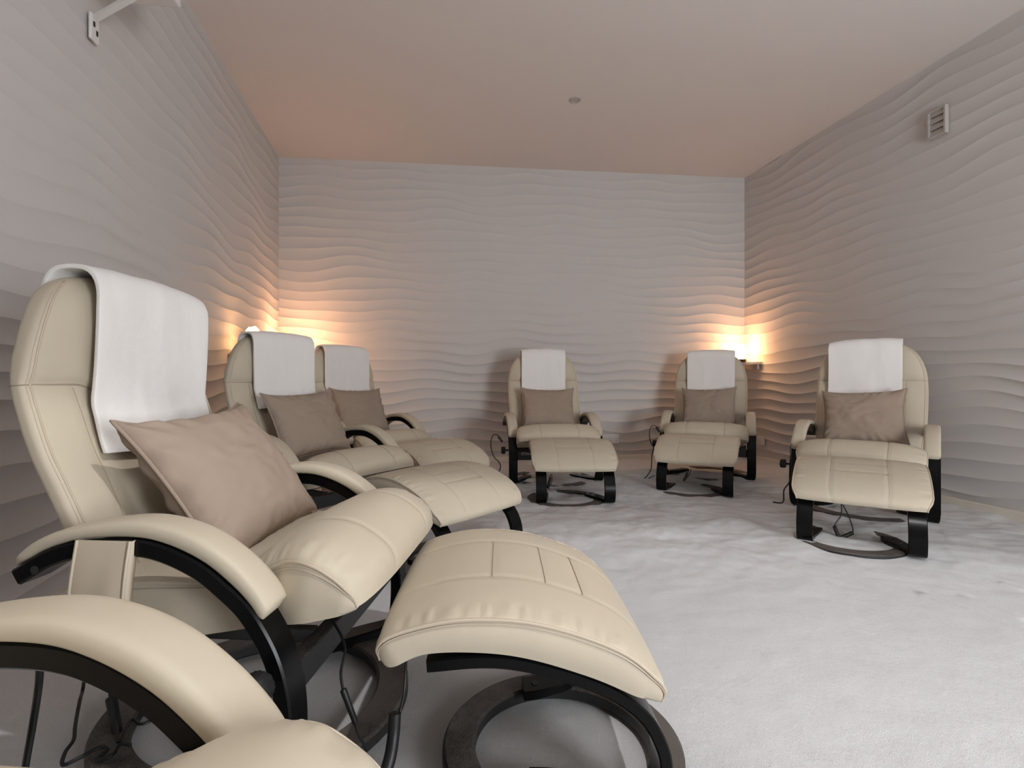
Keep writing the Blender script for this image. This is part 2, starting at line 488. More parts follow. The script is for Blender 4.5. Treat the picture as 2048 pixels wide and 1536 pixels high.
def build_backrest(parent):
    NP = 150
    zs = [0.30 + (1.06 - 0.30) * i / 116 for i in range(117)]
    zs += [1.06 + 0.068 * math.sin(PI / 2 * i / 16) for i in range(1, 17)]
    zs[-1] = 1.1279
    v, f = [], []
    for z in zs:
        for k in range(NP):
            # even spread along the outline
            t = 2 * PI * k / NP
            c, s = math.cos(t), math.sin(t)
            phi = math.atan2(math.copysign(abs(s) ** 1.35, s), math.copysign(abs(c) ** 1.15, c))
            v.append(back_pt(phi, z))
    n = len(zs)
    for i in range(n - 1):
        for k in range(NP):
            j = (k + 1) % NP
            f.append((i * NP + k, i * NP + j, (i + 1) * NP + j, (i + 1) * NP + k))
    f.append(tuple(range(NP))); f.append(tuple((n - 1) * NP + k for k in range(NP)))
    # seams
    mb = MB()
    for sgn in (-1, 1):
        pts = []
        for k in range(46):
            y = sgn * (0.30 * k / 45)
            z = seam_z(y); pts.append((back_front_x(y, z) - back_detail(y, z) + 0.0005, y, z))
        mb.tube(pts, 0.0020, 6)
        pts = []
        for i in range(50):
            z = 0.40 + (0.842 - 0.40) * i / 49
            y = sgn * 0.205; pts.append((back_front_x(y, z) - back_detail(y, z) + 0.0004, y, z))
        mb.tube(pts, 0.0016, 6)
        # seam round the side panel at the height of the headrest seam
        pts = [back_pt(sgn * (PI * 0.36 + PI * 0.5 * i / 24), 0.850 - 0.006 * i / 24) for i in range(25)]
        mb.tube(pts, 0.0018, 6)
    st = MB(); pipes = []
    for sgn in (-1, 1):
        for off, r in ((0.0, 0.0028), (0.10, 0.0012)):
            pts = []
            for i in range(90):
                z = 0.36 + (1.10 - 0.36) * i / 89
                pts.append(back_pt(sgn * (PI * 0.37 + off), z))
            if off: st.tube(pts, r, 6)
            else: pm = MB(); pm.tube(pts, r, 6); pipes.append(pm)
    o = mesh_obj('backrest', v, f, M['leather'], parent, extra=[(mb, M['seam']), (st, M['piping'])])
    for pm in pipes: pm.build('piping', M['piping'], o)
    return o

# ---- panel cushions (seat and footstool): crowned top over an arched side panel
def panel_cushion(name, T, B, W, crown, pw, parent, na=84, ns=72, grooves=(), pucker=0.0, pucker_range=(0, 1), end_round=0.02, bulge=0.008, cross=()):
    Tp, Bp = cr(T, na), cr(B, na)
    def top(i, s):
        p0, p1 = Tp[max(i - 1, 0)], Tp[min(i + 1, na - 1)]
        d = Vector((p1[0] - p0[0], 0, p1[1] - p0[1])).normalized(); nn = Vector((-d.z, 0, d.x))
        a = i / (na - 1)
        q = 1 - abs(s) ** pw
        h = crown(a) * (max(q, 0) ** 0.62)
        for (gs, ga0, ga1, dep, wid) in grooves:
            if ga0 <= a <= ga1: h -= dep * math.exp(-((s - gs) / wid) ** 2)
        for (ca, cs0, cs1, dep, wid) in cross:
            if cs0 <= s <= cs1: h -= dep * math.exp(-((a - ca) / wid) ** 2)
        if pucker > 0 and pucker_range[0] <= a <= pucker_range[1]:
            k = sm(0.80, 0.90, abs(s)) * (1 - sm(0.965, 1.0, abs(s)))
            h += pucker * k * (math.sin(a * 150 + 3 * math.sin(a * 37 + (2 if s > 0 else 0))) * 0.6 + noise.noise(Vector((a * 60, s * 4, 5))) * 0.9)
        y = s * (W(a) + end_round * 0.35 * math.sin(min(1, abs(s)) * PI / 2))
        return Vector((Tp[i][0] + nn.x * h, y, Tp[i][1] + nn.z * h))
    v, f = [], []
    ss = [math.sin(PI / 2 * (2 * k / ns - 1)) * 0.55 + (2 * k / ns - 1) * 0.45 for k in range(ns + 1)]
    for i in range(na):
        for s in ss: v.append(top(i, s))
    m = ns + 1
    for i in range(na - 1):
        for k in range(ns): f.append((i * m + k, i * m + k + 1, (i + 1) * m + k + 1, (i + 1) * m + k))
    # side panels
    NV = 6
    side_top = {}
    for sgn, kk in ((-1, 0), (1, ns)):
        base = len(v)
        for i in range(na):
            t = v[i * m + kk]; b = Vector((Bp[i][0], t.y, Bp[i][1]))
            for j in range(1, NV + 1):
                q = t.lerp(b, j / NV); q = Vector(q); q.y += sgn * bulge * math.sin(PI * j / NV) * (0.4 + 0.6 * math.sin(PI * i / (na - 1)))
                v.append(q)
        for i in range(na - 1):
            for j in range(NV):
                def idx(ii, jj): return ii * m + kk if jj == 0 else base + ii * NV + jj - 1
                f.append((idx(i, j), idx(i + 1, j), idx(i + 1, j + 1), idx(i, j + 1)))
        side_top[sgn] = base
    # underside
    for i in range(na - 1):
        a0 = side_top[-1] + i * NV + NV - 1; a1 = side_top[-1] + (i + 1) * NV + NV - 1
        b0 = side_top[1] + i * NV + NV - 1; b1 = side_top[1] + (i + 1) * NV + NV - 1
        f.append((a0, a1, b1, b0))
    # piping along the side edges
    st = MB(); pipes = []
    for sgn, kk in ((-1, 0), (1, ns)):
        pm = MB(); pm.tube([v[i * m + kk] + Vector((0, sgn * 0.0008, 0)) for i in range(0, na)], 0.0034, 8); pipes.append(pm)
        st.tube([v[side_top[sgn] + i * NV + 0] * 0.6 + v[i * m + kk] * 0.4 + Vector((0, sgn * 0.002, 0)) for i in range(2, na - 2)], 0.0011, 6)
    # stitched seams over the top
    mb = MB()
    def on_top(a, s, lift=0.0003):
        x = a * (na - 1); i = min(int(x), na - 2); t = x - i
        return top(i, s).lerp(top(i + 1, s), t) + Vector((0, 0, lift))
    for (gs, ga0, ga1, dep, wid) in grooves:
        mb.tube([on_top(ga0 + (ga1 - ga0) * q / 70, gs) for q in range(71)], 0.0017, 6, rad=[0.0017 * min(1, (q + .02) / 10, (70.02 - q) / 4) for q in range(71)])
    for (ca, cs0, cs1, dep, wid) in cross:
        mb.tube([on_top(ca, cs0 + (cs1 - cs0) * q / 40) for q in range(41)], 0.0015, 6)
    o = mesh_obj(name, v, f, M['leather'], parent, sharp=1.2, extra=[(st, M['piping']), (mb, M['seam'])])
    for pm in pipes: pm.build('piping', M['piping'], o)
    return o

SEAT_T = [(-.15, .335), (-.155, .37), (-.13, .395), (-.03, .408), (.10, .412), (.185, .420), (.245, .444), (.300, .466), (.350, .464), (.396, .440), (.428, .411), (.440, .382)]
SEAT_B = [(-.15, .335), (-.10, .272), (.0, .285), (.10, .303), (.20, .321), (.29, .341), (.36, .356), (.41, .368), (.436, .376), (.442, .382)]
def seat_w(a): return 0.284 + 0.034 * sm(0.64, 0.84, a) - 0.012 * sm(0.93, 1.0, a)
def seat_crown(a): return 0.012 + 0.032 * sm(0.50, 0.66, a) + 0.004 * sm(0.75, 0.88, a) - 0.016 * sm(0.93, 1.0, a)
def build_seat(parent):
    return panel_cushion('seat', SEAT_T, SEAT_B, seat_w, seat_crown, 3.6, parent, na=96, ns=72,
        grooves=((-.46, .58, .985, .004, .022), (.46, .58, .985, .004, .022)), pucker=0.0030, pucker_range=(.56, .97), bulge=0.006,
        cross=())

ST_T = [(-.258, .335), (-.262, .360), (-.236, .384), (-.148, .407), (-.07, .412), (.016, .405), (.107, .381), (.19, .346), (.245, .302), (.268, .268), (.262, .246)]
ST_B = [(-.258, .335), (-.24, .324), (-.176, .350), (-.076, .352), (.016, .339), (.126, .305), (.20, .273), (.25, .248), (.262, .246)]
def build_stool_cushion(parent):
    return panel_cushion('cushion', ST_T, ST_B, lambda a: 0.279 - 0.022 * sm(0.88, 1.0, a) - 0.014 * sm(0.08, 0.0, a), lambda a: 0.007 + 0.013 * math.sin(PI * min(1, a * 1.0)) ** 0.7, 3.2, parent, na=90, ns=80,
        grooves=((-.43, .10, .99, .0035, .020), (.43, .10, .99, .0035, .020)), pucker=0.0026, pucker_range=(.03, .99), bulge=0.006,
        cross=((.69, -.42, .42, .0025, .012), (.56, -.42, .42, .0012, .012), (.385, -.42, .42, .0012, .012)))

def pad_mb(sgn):
    n = 90
    T, B = cr(PAD_TOP, n), cr(PAD_BOT, n)
    yc, hw = 0.345, 0.040
    v, f = [], []
    K = 20
    for i in range(n):
        e = i / (n - 1)
        sc = min(1, sm(-0.02, 0.06, e) * 1.0) * (0.80 + 0.20 * min(1, math.sqrt(max(0, 1 - max(0, (e - 0.965) / 0.035) ** 2))))
        for k in range(K):
            t = 2 * PI * k / K
            c, s = math.cos(t), math.sin(t)
            yy = math.copysign(abs(c) ** 0.55, c); hh = math.copysign(abs(s) ** 0.6, s)
            q = 0.5 + 0.5 * hh
            base = Vector((B[i][0], 0, B[i][1])); tp = Vector((T[i][0], 0, T[i][1]))
            lo = base.lerp(tp, 0.5 - 0.5 * sc); hi = base.lerp(tp, 0.5 + 0.5 * sc)
            p = lo.lerp(hi, q)
            p.y = sgn * (yc + hw * yy * (0.6 + 0.4 * sc))
            v.append(p)
    for i in range(n - 1):
        for k in range(K):
            j = (k + 1) % K
            f.append((i * K + k, i * K + j, (i + 1) * K + j, (i + 1) * K + k))
    f.append(tuple(range(K))); f.append(tuple((n - 1) * K + k for k in range(K)))
    mb = MB(); mb.add(v, f); return mb

def frame_mb(sgn):
    n = 110
    out = cr(FRAME_OUT, n); th = 0.033
    path = []
    for i in range(n):
        a, b = out[max(i - 1, 0)], out[min(i + 1, n - 1)]
        d = Vector((b[0] - a[0], b[1] - a[1])).normalized()
        path.append((out[i][0] + d.y * th / 2, out[i][1] - d.x * th / 2))
    ys = []
    for i, p in enumerate(path):
        # the foot turns in along the floor to meet the ring
        t = sm(0.33, 0.05, p[0]) if p[1] < 0.10 and i > n * 0.6 else 0
        ys.append(sgn * (0.350 - 0.150 * t))
    mb = MB(); mb.strip([(x, max(z, th / 2 + 0.012)) if i > n * 0.6 else (x, z) for i, (x, z) in enumerate(path)], ys, 0.068, th, 0.004)
    return mb

def stool_leg_mb(sgn):
    n = 90
    outp = [(-.176, .327), (-.077, .334), (.008, .326), (.112, .297), (.188, .264), (.245, .218), (.277, .160), (.286, .110), (.278, .06), (.25, .032), (.19, .030), (.10, .030), (.02, .030)]
    out = cr(outp, n); th = 0.024
    path = []
    for i in range(n):
        a, b = out[max(i - 1, 0)], out[min(i + 1, n - 1)]
        d = Vector((b[0] - a[0], b[1] - a[1])).normalized()
        path.append((out[i][0] + d.y * th / 2, out[i][1] - d.x * th / 2))
    ys = []
    for i, p in enumerate(path):
        t = sm(0.26, 0.02, p[0]) if p[1] < 0.10 and i > n * 0.55 else 0
        ys.append(sgn * 0.228 - (0.100 * t if sgn > 0 else -0.03 * t))
    mb = MB(); mb.strip([(x, max(z, th / 2 + 0.030)) if (i > n * 0.55 and x < 0.2) else (x, z) for i, (x, z) in enumerate(path)], ys, 0.072, th, 0.003)
    return mb

def build_recliner():
    root = empty('recliner_armchair', (0, 0, 0))
    build_backrest(root)
    build_seat(root)
    for sgn in (-1, 1):
        fr = frame_mb(sgn).build('leg_frame', M['black'], root)
        pad_mb(sgn).build('armrest_pad', M['leather'], fr, sharp=1.4)
        mb = MB(); mb.cyl((-.165, sgn * 0.3835, 0.484), (-.165, sgn * 0.3855, 0.484), 0.008, 14)
        mb.build('bolt', M['dark'], fr)
    mb = MB(); mb.ring((RING_C[0], RING_C[1], 0.0), 0.284, 0.366, 0.036)
    mb.build('base_ring', M['ring'], root)
    # cross bars and the seat carrier
    mb = MB(); mb.box((0.302, 0, 0.252), (0.034, 0.632, 0.062), 0, 0.004)
    cb = mb.build('crossbar', M['rail'], root, smooth=False)
    mb = MB()
    mb.box((0.302, 0.075, 0.312), (0.006, 0.17, 0.075), 0, 0.001)
    mb.build('bracket', M['blackmetal'], cb, smooth=False)
    mb = MB(); mb.box((-0.02, 0, 0.262), (0.030, 0.62, 0.040), 0, 0.003)
    mb.build('rear_crossbar', M['rail'], root, smooth=False)
    for y in (-0.17, 0.17):
        mb = MB(); mb.box((0.10, y, 0.275), (0.38, 0.026, 0.030), 0, 0.003)
        mb.build('seat_rail', M['rail'], root, smooth=False)
    mb = MB()
    # fluted knob
    n = 40; pr = [(0.0, -.410), (.024, -.410), (.029, -.415), (.029, -.436), (.025, -.442), (0.0, -.442)]
    v, f = [], []
    for (r, y) in pr:
        for i in range(n):
            t = 2 * PI * i / n; rr = r * (1 - (0.05 if (i % 2 and r > 0.026) else 0))
            v.append((0.300 + rr * math.cos(t), y, 0.300 + rr * math.sin(t)))
    for k in range(len(pr) - 1):
        for i in range(n):
            j = (i + 1) % n; f.append((k * n + i, k * n + j, (k + 1) * n + j, (k + 1) * n + i))
    mb.add(v, f); kn = mb.build('adjustment_knob', M['knob'], root)
    mb = MB(); mb.cyl((0.300, -0.386, 0.300), (0.300, -0.412, 0.300), 0.007, 12); mb.build('knob_stem', M['knob'], kn)
    return root

def build_stool():
    root = empty('footstool', (0, 0, 0))
    build_stool_cushion(root)
    for sgn in (-1, 1):
        lg = stool_leg_mb(sgn).build('leg', M['black'], root)
        for x in (0.05, 0.13):
            mb = MB()
            t = sm(0.26, 0.02, x); y = sgn * 0.228 - (0.100 * t if sgn > 0 else -0.03 * t)
            mb.cyl((x, y, 0.053), (x, y, 0.0565), 0.008, 12)
            mb.build('bolt', M['dark'], lg)
    mb = MB(); mb.ring((RING_S[0], RING_S[1], 0.0), 0.196, 0.268, 0.036)
    mb.build('base_ring', M['ring'], root)
    mb = MB(); mb.box((-.10, 0, .322), (.05, .50, .018), 0, .003); mb.build('cross_rail', M['blackmetal'], root, smooth=False)
    return root

def dup(root, p, label):
    r = root.copy(); C.objects.link(r)
    for ch in root.children:
        c = ch.copy(); C.objects.link(c); c.parent = r
        for g in ch.children:
            d = g.copy(); C.objects.link(d); d.parent = c
    place(r, p, label)
    return r
def place(r, p, label):
    r.location = (p[0][0], p[0][1], 0.0); r.rotation_euler = (0, 0, p[1]); r['label'] = label

CH_LABEL = dict(
    pocket='cream leather recliner with a fabric pocket hanging under its armrest, largest chair in view',
    middle='cream leather recliner standing between the pocketed recliner and the one in the lamp-lit corner',
    corner='cream leather recliner tucked into the lamp-lit corner, mostly hidden behind the next recliner',
    lettered='cream leather recliner with white lettering on its black crossbar, before the wave wall',
    shelf='cream leather recliner standing in front of the corner shelf with the glowing lamp',
    vent='cream leather recliner facing us on the side below the louvred wall vent',
    cropped='cream leather recliner cut by the picture edge, only an armrest and seat front showing')
chair0 = build_recliner()
tag(chair0, 'x', 'recliner', 'recliners set out round the salt room')
CHAIR = {}
for i, k in enumerate(POSE):
    if i == 0: place(chair0, POSE[k], CH_LABEL[k]); CHAIR[k] = chair0
    else: CHAIR[k] = dup(chair0, POSE[k], CH_LABEL[k])
ST_LABEL = dict(
    pocket='cream leather footstool closest to us, its whole curved side and black ring base showing',
    middle='cream leather footstool of the recliner just behind the largest recliner',
    corner='cream leather footstool of the recliner in the lamp-lit corner, only its cushion showing',
    lettered='cream leather footstool in front of the recliner with lettering on its crossbar',
    shelf='cream leather footstool of the recliner that stands before the lamp shelf',
    vent='cream leather footstool of the recliner below the wall vent, black legs in bright salt')
stool0 = build_stool()
tag(stool0, 'x', 'footstool', 'footstools in front of the recliners')
STOOLS = {}
for i, k in enumerate(STOOL):
    if i == 0: place(stool0, STOOL[k], ST_LABEL[k]); STOOLS[k] = stool0
    else: STOOLS[k] = dup(stool0, STOOL[k], ST_LABEL[k])

for c in CHAIR['pocket'].children:
    if c.name.startswith('backrest'): c.scale = (1, 0.91, 0.985); c.location = (0, 0.012, 0)
for c in CHAIR['middle'].children:
    if c.name.startswith('backrest'): c.scale = (1, 1, 0.988)
for k, dz in dict(pocket=.020, cropped=.006, middle=-.018, corner=-.032, lettered=-.004, shelf=-.008, vent=-.026).items():
    for c in CHAIR[k].children:
        if c.name.split('.')[0] == 'seat':
            c.location = (0, 0, dz)
            if k == 'cropped': c.scale = (1, 1.02, 1)
# fabric pocket that hangs from one armrest only
def pocket():
    v, f = [], []
    n, m = 26, 14
    for side in (0, 1):
        for i in range(n):
            t = i / (n - 1)
            for j in range(m):
                s = j / (m - 1)
                x = -0.075 + 0.112 * s - 0.010 * t * (1 - s) - 0.012 * t * s
                z = 0.545 - 0.25 * t
                y = -0.389 - 0.012 * math.sin(PI * t) - 0.004 * math.sin(s * 9 + t * 3) * t - 0.010 * math.sin(PI * s) * t
                if side: y += 0.018 - 0.004 * t
                v.append((x, y, z))
    N = n * m
    for side in (0, 1):
        for i in range(n - 1):
            for j in range(m - 1):
                c = side * N + i * m + j; f.append((c, c + 1, c + m + 1, c + m))
    for i in range(n - 1):
        for j in (0, m - 1):
            c = i * m + j; f.append((c, c + m, c + m + N, c + N))
    for j in range(m - 1):
        c = (n - 1) * m + j; f.append((c, c + 1, c + 1 + N, c + N))
    o = mesh_obj('side_pocket', v, f, M['piping'], CHAIR['pocket'])
    mb = MB()
    for s in (0.03, 0.97):
        mb = MB(); mb.tube([(-0.075 + 0.112 * s - 0.010 * t * (1 - s) - 0.012 * t * s, -0.391 - 0.012 * math.sin(PI * t) - 0.004 * math.sin(s * 9 + t * 3) * t, 0.545 - 0.25 * t) for t in [q / 20 for q in range(21)]], 0.003, 6)
        mb.build('hem', M['leather'], o)
pocket()

# lettering on one crossbar
cu = bpy.data.curves.new('lettering', 'FONT'); cu.body = 'ETAmmo'; cu.size = 0.030; cu.extrude = 0.0006; cu.align_x = 'LEFT'
lt = bpy.data.objects.new('lettering', cu); C.objects.link(lt)
cu.materials.append(M['plastic'])
me_ = bpy.data.meshes.new_from_object(lt); bpy.data.objects.remove(lt)
lt = bpy.data.objects.new('lettering', me_); C.objects.link(lt)
lt.parent = [c for c in CHAIR['lettered'].children if c.name.startswith('crossbar')][0]
lt.location = (0.3198, -0.285, 0.262); lt.rotation_euler = (PI / 2, 0, PI / 2)

# ------------------------------------------------------------------ towels
def build_towel(key, y0, y1, z_front, label, skew=0.0, z_rear=0.86, bulge=0.0):
    ns, ny, TH = 64, 30, 0.011
    yc = (y0 + y1) / 2
    rnd = random.Random(hash(key) % 1000 if False else sum(map(ord, key)))
    ph = rnd.uniform(0, 6)
    layers = []
    for lay in (0.007, 0.007 + TH):
        grid = []
        for j in range(ny + 1):
            t = j / ny
            y = y0 + (y1 - y0) * t
            zt = 1.1275                                    # the towel bridges flat over the crown
            ztop = max(back_top_z(y), 1.127 - 0.28 * (1.127 - back_top_z(y)))
            prof = []
            # rear
            for q in range(9):
                z = z_rear + (1.05 - z_rear) * q / 9
                prof.append((back_rear_x(yc, z) - lay, z))
            xh = back_front_x(yc, 1.0) + 0.006
            xr, xf = min(back_rear_x(yc, 1.04 + 0.08 * q_ / 8) for q_ in range(9)) - lay, xh + lay
            for q in range(13):
                a = PI - PI * q / 12
                xx = (xr + xf) / 2 + (xf - xr) / 2 * math.copysign(abs(math.cos(a)) ** 0.70, math.cos(a))
                zz = 1.04 + (ztop + lay - 1.04) * abs(math.sin(a)) ** 0.70
                prof.append((xx, zz))
            nfr = 16
            for q in range(1, nfr + 1):
                z = 1.04 + (z_front - 1.04) * q / nfr
                x = max(back_front_x(yc, z), xh) + lay
                x += bulge * math.sin(PI * min(1, q / nfr)) + 0.005 * math.sin(3 * t * PI + ph) * sm(0.2, 1, q / nfr)
                prof.append((x, z + 0.010 * math.sin(PI * t + ph) * (q / nfr)))
            pr = cr(prof, ns + 1)
            row = []
            for i, (x, z) in enumerate(pr):
                s = i / ns
                yy = y + skew * sm(0.4, 1.0, s) + 0.0015 * math.sin(s * 7 + ph)
                fold = 0.0045 * noise.noise(Vector((y * 13 + ph, s * 2.6, 2.0))) + 0.0022 * noise.noise(Vector((y * 34 + ph, s * 5.0, 7.0)))
                k_ = sm(0.40, 0.55, s)
                row.append(Vector((x + (fold + 0.003) * k_, yy, z + fold * (1 - k_) * 0.5 + (0.002 if 0.2 < s < 0.5 else 0))))
            grid.append(row)
        layers.append(grid)
    v, f = [], []
    m = ns + 1
    for g in layers:
        for row in g: v += row
    N = (ny + 1) * m
    for L in (0, 1):
        for j in range(ny):
            for i in range(ns):
                c = L * N + j * m + i; f.append((c, c + 1, c + m + 1, c + m))
    for i in range(ns):
        for j in (0, ny):
            c = j * m + i; f.append((c, c + 1, c + 1 + N, c + N))
    for j in range(ny):
        for i in (0, ns):
            c = j * m + i; f.append((c, c + m, c + m + N, c + N))
    o = mesh_obj('towel', v, f, M['towel'], None, sharp=None)
    bv = o.modifiers.new('edge', 'BEVEL'); bv.width = 0.004; bv.segments = 2; bv.limit_method = 'ANGLE'; bv.angle_limit = 1.0
    o.matrix_world = mtx(POSE[key]) @ Matrix.Diagonal((1, 1, {'pocket': .985, 'middle': .988}.get(key, 1.0), 1))
    tag(o, label, 'towel', 'white towels over the recliner backs')
build_towel('pocket', -0.140, 0.250, 0.690, 'white towel draped over the largest recliner, its hem corner hanging above the tilted cushion', skew=-0.03, bulge=0.006)
build_towel('middle', -0.195, 0.205, 0.70, 'white towel over the back of the recliner just behind the largest recliner')
build_towel('corner', -0.19, 0.235, 0.72, 'pinkish-lit white towel on the half hidden recliner in the lamp-lit corner')
build_towel('lettered', -0.205, 0.195, 0.71, 'white towel on the recliner with the lettered crossbar, slightly sagging hem')
build_towel('shelf', -0.205, 0.215, 0.71, 'white towel on the recliner that stands before the lamp shelf')
build_towel('vent', -0.245, 0.185, 0.71, 'bright white towel on the recliner below the louvred vent')

# ------------------------------------------------------------------ scatter cushions
def build_cushion(key, w, h, th, loc, rot, label, seed):
    n = 44
    rnd = random.Random(seed)
    def outline(a, b):
        k = 0.075
        x = a * w / 2 * (1 - k * (1 - b * b) ** 1.0) ; z = b * h / 2 * (1 - k * (1 - a * a))
        e = (abs(a) * abs(b)) ** 6
        return x * (1 + 0.03 * e), z * (1 + 0.085 * e)
    v, f = [], []
    for side in (1, -1):
        for j in range(n + 1):
            b = math.sin(PI / 2 * (2 * j / n - 1)) * 0.5 + (2 * j / n - 1) * 0.5
            for i in range(n + 1):
                a = math.sin(PI / 2 * (2 * i / n - 1)) * 0.5 + (2 * i / n - 1) * 0.5
                x, z = outline(a, b)
                d = max(0, (1 - a * a) * (1 - b * b))
                t = th / 2 * d ** 0.40
                edge = 1 - max(abs(a), abs(b))
                wr = math.exp(-(edge / 0.16) ** 2) * (1 - math.exp(-(edge / 0.03) ** 2))
                ang = math.atan2(b, a)
                t += wr * 0.016 * math.sin(ang * 21 + 2.5 * math.sin(ang * 5 + seed)) * (0.5 + 0.5 * noise.noise(Vector((a * 2, b * 2, seed))))
                t += d * 0.016 * noise.noise(Vector((a * 1.7 + seed, b * 1.7, side)))
                t += d * 0.008 * noise.noise(Vector((a * 5 + seed, b * 9, side)))
                t = max(t, 0.0015 if edge > 1e-6 else 0)
                v.append(Vector((side * t, x, z)))
    m = n + 1; N = m * m
    for s in (0, 1):
        for j in range(n):
            for i in range(n):
                c = s * N + j * m + i; f.append((c, c + 1, c + m + 1, c + m))
    mid = [i for i in range(m)] + [j * m + n for j in range(1, m)] + [n * m + i for i in range(n - 1, -1, -1)] + [j * m for j in range(n - 1, 0, -1)]
    for a, b in zip(mid, mid[1:] + mid[:1]): f.append((a, b, b + N, a + N))
    o = mesh_obj('scatter_cushion', v, f, M['cushion'])
    mb = MB(); mb.tube([v[i].lerp(v[i + N], .5) * 1.004 for i in mid], 0.0042, 8, closed=True)
    mb.build('piping', M['cushion'], o)
    o.matrix_world = mtx(POSE[key]) @ Matrix.Translation(loc) @ Matrix.Rotation(rot[2], 4, 'Z') @ Matrix.Rotation(rot[1], 4, 'Y') @ Matrix.Rotation(rot[0], 4, 'X')
    tag(o, label, 'cushion', 'taupe scatter cushions on the recliners')
build_cushion('pocket', 0.47, 0.395, 0.17, (-0.026, 0.02, 0.592), (0.05, -0.62, 0.0), 'large taupe cushion leaning at a slant on the recliner with the armrest pocket', 1)
build_cushion('middle', 0.47, 0.37, 0.15, (-0.050, 0.0, 0.607), (0.04, -0.42, 0.05), 'taupe cushion on the recliner between the pocketed recliner and the corner one', 2)
build_cushion('corner', 0.46, 0.37, 0.15, (-0.050, 0.0, 0.607), (-0.02, -0.42, 0.0), 'taupe cushion on the half hidden recliner in the lamp-lit corner', 3)
build_cushion('lettered', 0.46, 0.37, 0.15, (-0.050, 0.0, 0.607), (-0.02, -0.42, 0.0), 'taupe cushion on the recliner with the lettered crossbar', 4)
build_cushion('shelf', 0.46, 0.37, 0.15, (-0.050, 0.0, 0.607), (0.03, -0.42, 0.0), 'taupe cushion on the recliner before the lamp shelf', 5)
build_cushion('vent', 0.47, 0.37, 0.15, (-0.050, -0.015, 0.606), (0.05, -0.42, 0.0), 'taupe cushion with one perked corner on the recliner below the vent', 6)

# ------------------------------------------------------------------ corner shelves and salt lamps
def shelf_and_lamp(corner, p_side, p_back, z, label_s, label_l, lamp_at, cg, glow='glow'):
    c = Vector(corner); a = Vector(p_side); b = Vector(p_back)
    pts = [c, a, b]
    top, t = z, 0.024
    v = [(p.x, p.y, top) for p in pts] + [(p.x, p.y, top - t) for p in pts]
    f = [(0, 1, 2), (5, 4, 3), (0, 3, 4, 1), (1, 4, 5, 2), (2, 5, 3, 0)]
    root = empty('corner_shelf', ((c.x + a.x + b.x) / 3, (c.y + a.y + b.y) / 3, top)); tag(root, label_s, 'shelf', cg[0])
    off = Vector(root.location)
    mesh_obj('shelf_board', [Vector(q) - off for q in v], f, M['plastic'], root, smooth=False)
    for p in (a, b):
        mb = MB()
        q = p.lerp(c, 0.12) .lerp((a + b) / 2, 0.10)
        mb.box(Vector((q.x, q.y, top - t - 0.026)) - off, (0.018, 0.018, 0.05), 0, 0.003)
        mb.build('bracket', M['plastic'], root, smooth=False)
    # lamp
    lp = Vector((lamp_at[0], lamp_at[1], top + 0.0015))
    lr = empty('salt_lamp', lp); tag(lr, label_l, 'lamp', cg[1])
    mb = MB(); mb.cyl((0, 0, 0), (0, 0, 0.030), 0.052, 32, 0.005); mb.build('lamp_base', M['wood'], lr)
    bm = bmesh.new(); bmesh.ops.create_icosphere(bm, subdivisions=3, radius=1.0)
    for q in bm.verts:
        n_ = noise.fractal(q.co * 2.3 + Vector((lamp_at[0], 0, 0)), 0.8, 2.0, 4)
        r = 1 + 0.22 * n_
        q.co = Vector((q.co.x * 0.058 * r, q.co.y * 0.058 * r, 0.030 + max(0.0, 0.072 + q.co.z * 0.082 * r)))
        if q.co.z < 0.032: q.co.z = 0.0305
    bm.verts.ensure_lookup_table()
    cv = [x.co.copy() for x in bm.verts]; cf = [tuple(y.index for y in x.verts) for x in bm.faces]; bm.free()
    mesh_obj('salt_crystal', cv, cf, M[glow], lr, smooth=False)
    return lp
SH = ('white corner shelves', 'glowing salt lamps')
LAMP_R = shelf_and_lamp(RC + Vector((-0.012, -0.02)), (rwall(5.30) - 0.012, 5.30), (2.20, 5.54), 1.045,
    'small white corner shelf beside the recliner under it, holding the lamp that shows', 'glowing orange salt lamp on dark base, seen on its white corner shelf', (2.385, 5.43), SH)
LAMP_L = shelf_and_lamp(LC + Vector((0.015, -0.02)), (lwall(4.70) + 0.012, 4.70), (-1.86, 5.098), 1.045,
    'white corner shelf hidden behind the towel of the middle recliner', 'salt lamp hidden behind the towelled recliners, lighting the corner orange', (-2.00, 4.86), SH)
LAMP_M = shelf_and_lamp((lwall(3.98) + 0.014, 3.98), (lwall(3.68) + 0.014, 3.68), (lwall(3.77) + 0.32, 3.76), 1.052,
    'white wall shelf hidden behind the back of the middle recliner', 'salt lamp whose glowing top just peeps over the towel of the middle recliner', (lwall(3.765) + 0.150, 3.765), SH, 'dim_glow')
def point(name, loc, e, col, r=0.05):
    l = bpy.data.lights.new(name, 'POINT'); l.energy = e; l.color = col; l.shadow_soft_size = r
    o = bpy.data.objects.new(name, l); C.objects.link(o); o.location = loc; return o
point('salt_lamp_glow', LAMP_R + Vector((-0.02, -0.03, 0.20)), 5.2, (1.0, 0.50, 0.27), 0.04)
point('salt_lamp_glow', LAMP_L + Vector((0.02, -0.03, 0.20)), 8.5, (1.0, 0.50, 0.27), 0.04)
point('salt_lamp_glow', LAMP_M + Vector((0.07, -0.02, 0.18)), 0.5, (1.0, 0.50, 0.27), 0.03)

